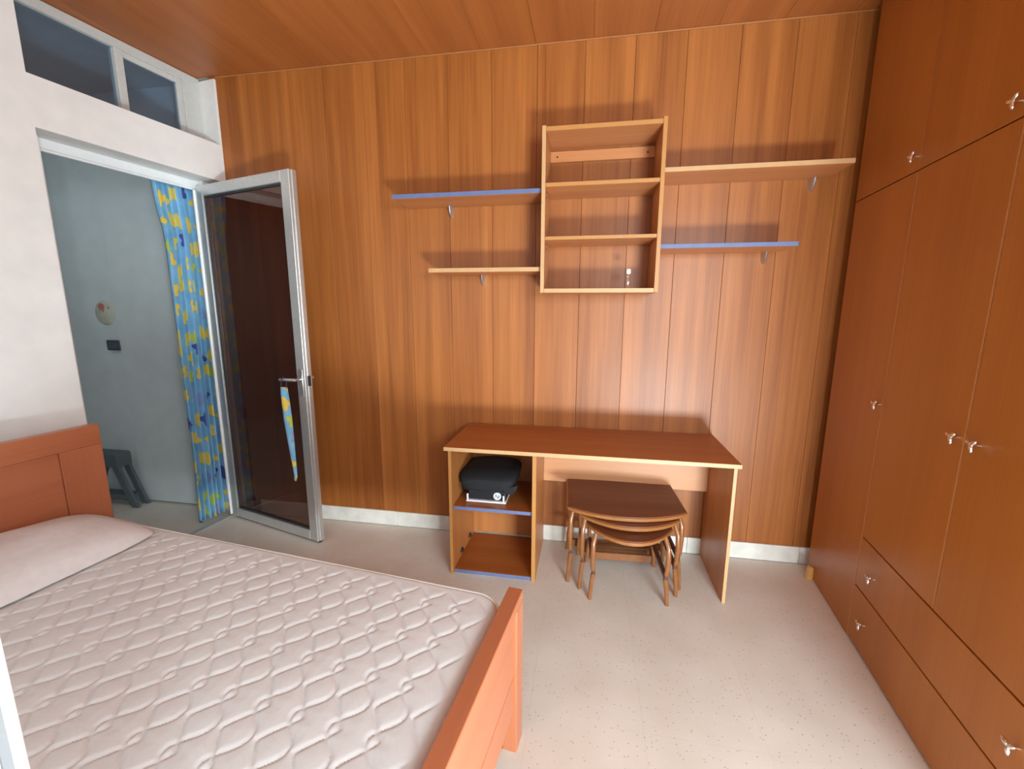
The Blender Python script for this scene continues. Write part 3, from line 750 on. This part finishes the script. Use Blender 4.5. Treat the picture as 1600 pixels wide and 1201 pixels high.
# ------------------------------------------------------------------ flowered curtain and its tie
cur = empty('curtain', (0, 0, 0), -AL, 'gathered light blue curtain printed with yellow and navy flowers beside the open glass door', 'curtain')
def curtain_bm():
    bm = new_bm(); uvl = bm.loops.layers.uv.new('UVMap')
    NZ, NT = 60, 90; rows = []; uvs = {}
    def edge(z):
        pts = [(0.0, 0.278), (0.5, 0.270), (1.0, 0.272), (1.45, 0.266), (1.75, 0.258), (1.92, 0.262), (2.0, 0.280), (2.2, 0.292)]
        for (a, b), (c, d) in zip(pts, pts[1:]):
            if a <= z <= c: return b+(d-b)*(z-a)/(c-a)
        return pts[-1][1]
    for i in range(NZ+1):
        z = 0.02+2.19*i/NZ; L_ = edge(z); R_ = 0.052 + 0.012*(1-z/2.2); r = []
        for j in range(NT+1):
            s = j/NT
            t = R_+(L_-R_)*s + 0.006*sin(2*PI*(6.5*s)+0.7*sin(1.3*z))
            a = 0.022+0.006*sin(1.7*z)
            off = a*sin(2*PI*6.5*s + 0.5*sin(2.1*z+3*s)) + 0.006*sin(2*PI*2.3*s+z)
            v = bm.verts.new((-0.225+off, -t, z)); uvs[v] = (s*0.62, z*0.98); r.append(v)
        rows.append(r)
    for i in range(NZ):
        for j in range(NT):
            f = bm.faces.new((rows[i][j], rows[i][j+1], rows[i+1][j+1], rows[i+1][j]))
            for lp_ in f.loops: lp_[uvl].uv = uvs[lp_.vert]
    return bm
co = obj('curtain_cloth', curtain_bm(), curtain_mat, cur, smooth=True)
so = co.modifiers.new('thick', 'SOLIDIFY'); so.thickness = 0.0012
bm = new_bm(); tube(bm, [(-0.225, -0.95, 2.225), (-0.225, -0.02, 2.225)], 0.012, 12); ellipsoid(bm, (-0.225, -0.96, 2.225), (0.018, 0.018, 0.018))
for y in (-0.9, -0.04): tube(bm, [(-0.166, y, 2.225), (-0.225, y, 2.225)], 0.006, 8)
rod = obj('curtain_rod', bm, steel, None, (0, 0, 0), -AL, smooth=True)
tag(rod, 'plain metal curtain rod above the side room doorway holding the flowered curtain', 'curtain rod')
# strip of the same cloth looped over the lever handle of the leaf
hm = leaf.matrix_basis
def to_world(p): return Matrix.Rotation(-AL, 4, 'Z') @ (Matrix.Translation(leaf_loc) @ Matrix.Rotation(la+AL, 4, 'Z') @ Vector(p))
base = to_world((LW-0.115, -0.072, 0))
tie = empty('curtain_tie', base, la, 'narrow flowered cloth tie hanging from the lever handle of the glass door', 'cloth')
bm = new_bm(); uvl = bm.loops.layers.uv.new('UVMap'); rows = []; uvs = {}
spec = [(0.985, -0.026, 0.022), (0.94, -0.030, 0.026), (0.88, -0.030, 0.031), (0.80, -0.028, 0.035), (0.72, -0.022, 0.037), (0.64, -0.014, 0.038), (0.56, -0.004, 0.040), (0.50, 0.006, 0.042), (0.445, 0.014, 0.044), (0.425, 0.016, 0.030)]
for z, l, r_ in spec:
    row = []
    for j in range(9):
        s = j/8; x = l+(r_-l)*s
        zz = z + (0.012*sin(5*s) if z < 0.43 else 0)
        v = bm.verts.new((x, 0.006*sin(PI*s*1.6+z*4)-0.002, zz)); uvs[v] = (x*0.9+0.34, z*0.9+0.1); row.append(v)
    rows.append(row)
for a, b in zip(rows, rows[1:]):
    for j in range(8):
        f = bm.faces.new((a[j], a[j+1], b[j+1], b[j]))
        for lp_ in f.loops: lp_[uvl].uv = uvs[lp_.vert]
ts = obj('tie_strip', bm, tie_mat, tie, smooth=True); so = ts.modifiers.new('thick', 'SOLIDIFY'); so.thickness = 0.002
bm = new_bm(); tube(bm, [(-0.020, -0.003, 0.98), (-0.012, -0.011, 1.01), (0.0, -0.0115, 1.037), (0.002, 0.0, 1.0425), (0.004, 0.0115, 1.035), (0.010, 0.008, 1.01), (0.016, 0.001, 0.98)], 0.003, 8)
obj('tie_loop', bm, plain('navy_loop', (0.06, 0.03, 0.10), 0.8), tie, smooth=True, label='dark navy loop')

# ------------------------------------------------------------------ things in the side room
st = empty('step_stool', (-1.12, -0.055, 0), 0.0, 'dark grey folding step stool standing against the side room wall', 'stool')
bm = new_bm(); prism(bm, [(-0.17, 0.30), (0.088, 0.30), (0.09, 0.385), (0.075, 0.40), (-0.17, 0.40)], -0.06, 0.045, 'y', bev=0.006); obj('top_step', bm, grey_plastic, st)
for sx, nm in ((1, 'leg'), (-1, 'leg')):
    for yy in (-0.055, 0.02):
        bm = new_bm()
        if sx > 0: pts = [(0.03, 0.299), (0.086, 0.299), (0.185, 0.03), (0.205, 0.018), (0.205, 0.0), (0.15, 0.0)]
        else: pts = [(-0.165, 0.299), (-0.105, 0.299), (-0.235, 0.0), (-0.29, 0.0)]
        prism(bm, pts, yy, yy+0.022, 'y', bev=0.003); obj('leg', bm, grey_plastic, st)
bm = new_bm(); box(bm, -0.205, 0.135, -0.05, 0.035, 0.055, 0.088, bev=0.004); obj('lower_step', bm, grey_plastic, st)
for x in (-0.06, -0.10):
    bm = new_bm(); tube(bm, [(x+0.02, -0.0645, 0.30), (x-0.035, -0.0645, 0.06)], 0.004, 8); obj('metal_rod', bm, steel, st, smooth=True)
bm = new_bm(); lathe(bm, [(0.0001, -0.014), (0.072, -0.012), (0.084, -0.005), (0.086, 0.0)], 36, (0, 0, 0), 'y')
plq = obj('wall_plaque', bm, plaque_mat, None, (-1.12, 0.0346, 1.40), 0, smooth=True); tag(plq, 'round cream wall plaque with a red spot in the side room', 'plaque')
bm = new_bm(); lathe(bm, [(0.0001, -0.006), (0.024, -0.005), (0.026, 0.0)], 20, (-0.012, -0.0125, 0.042), 'y'); ellipsoid(bm, (0.0, -0.014, 0.014), (0.005, 0.003, 0.012)); obj('red_spot', bm, red_mat, plq, smooth=True, label='faded red spot')
bm = new_bm(); ellipsoid(bm, (0.045, -0.010, 0.035), (0.010, 0.004, 0.008)); obj('small_spot', bm, grey_plastic, plq, smooth=True)
sw = empty('light_switch', (-1.072, 0.0216, 1.172), 0, 'dark slate light switch plate on the side room wall below the plaque', 'switch')
bm = new_bm(); box(bm, -0.054, 0.054, -0.010, 0.0, -0.036, 0.036, bev=0.003); obj('switch_plate', bm, switch_mat, sw)
for k in range(3):
    sbox('rocker', plain('rocker_grey', (0.07, 0.095, 0.115), 0.4) if k == 0 else MATS['rocker_grey'], sw, -0.042+k*0.029, -0.042+k*0.029+0.026, -0.0145, -0.0101, -0.023, 0.023, bev=0.0015)
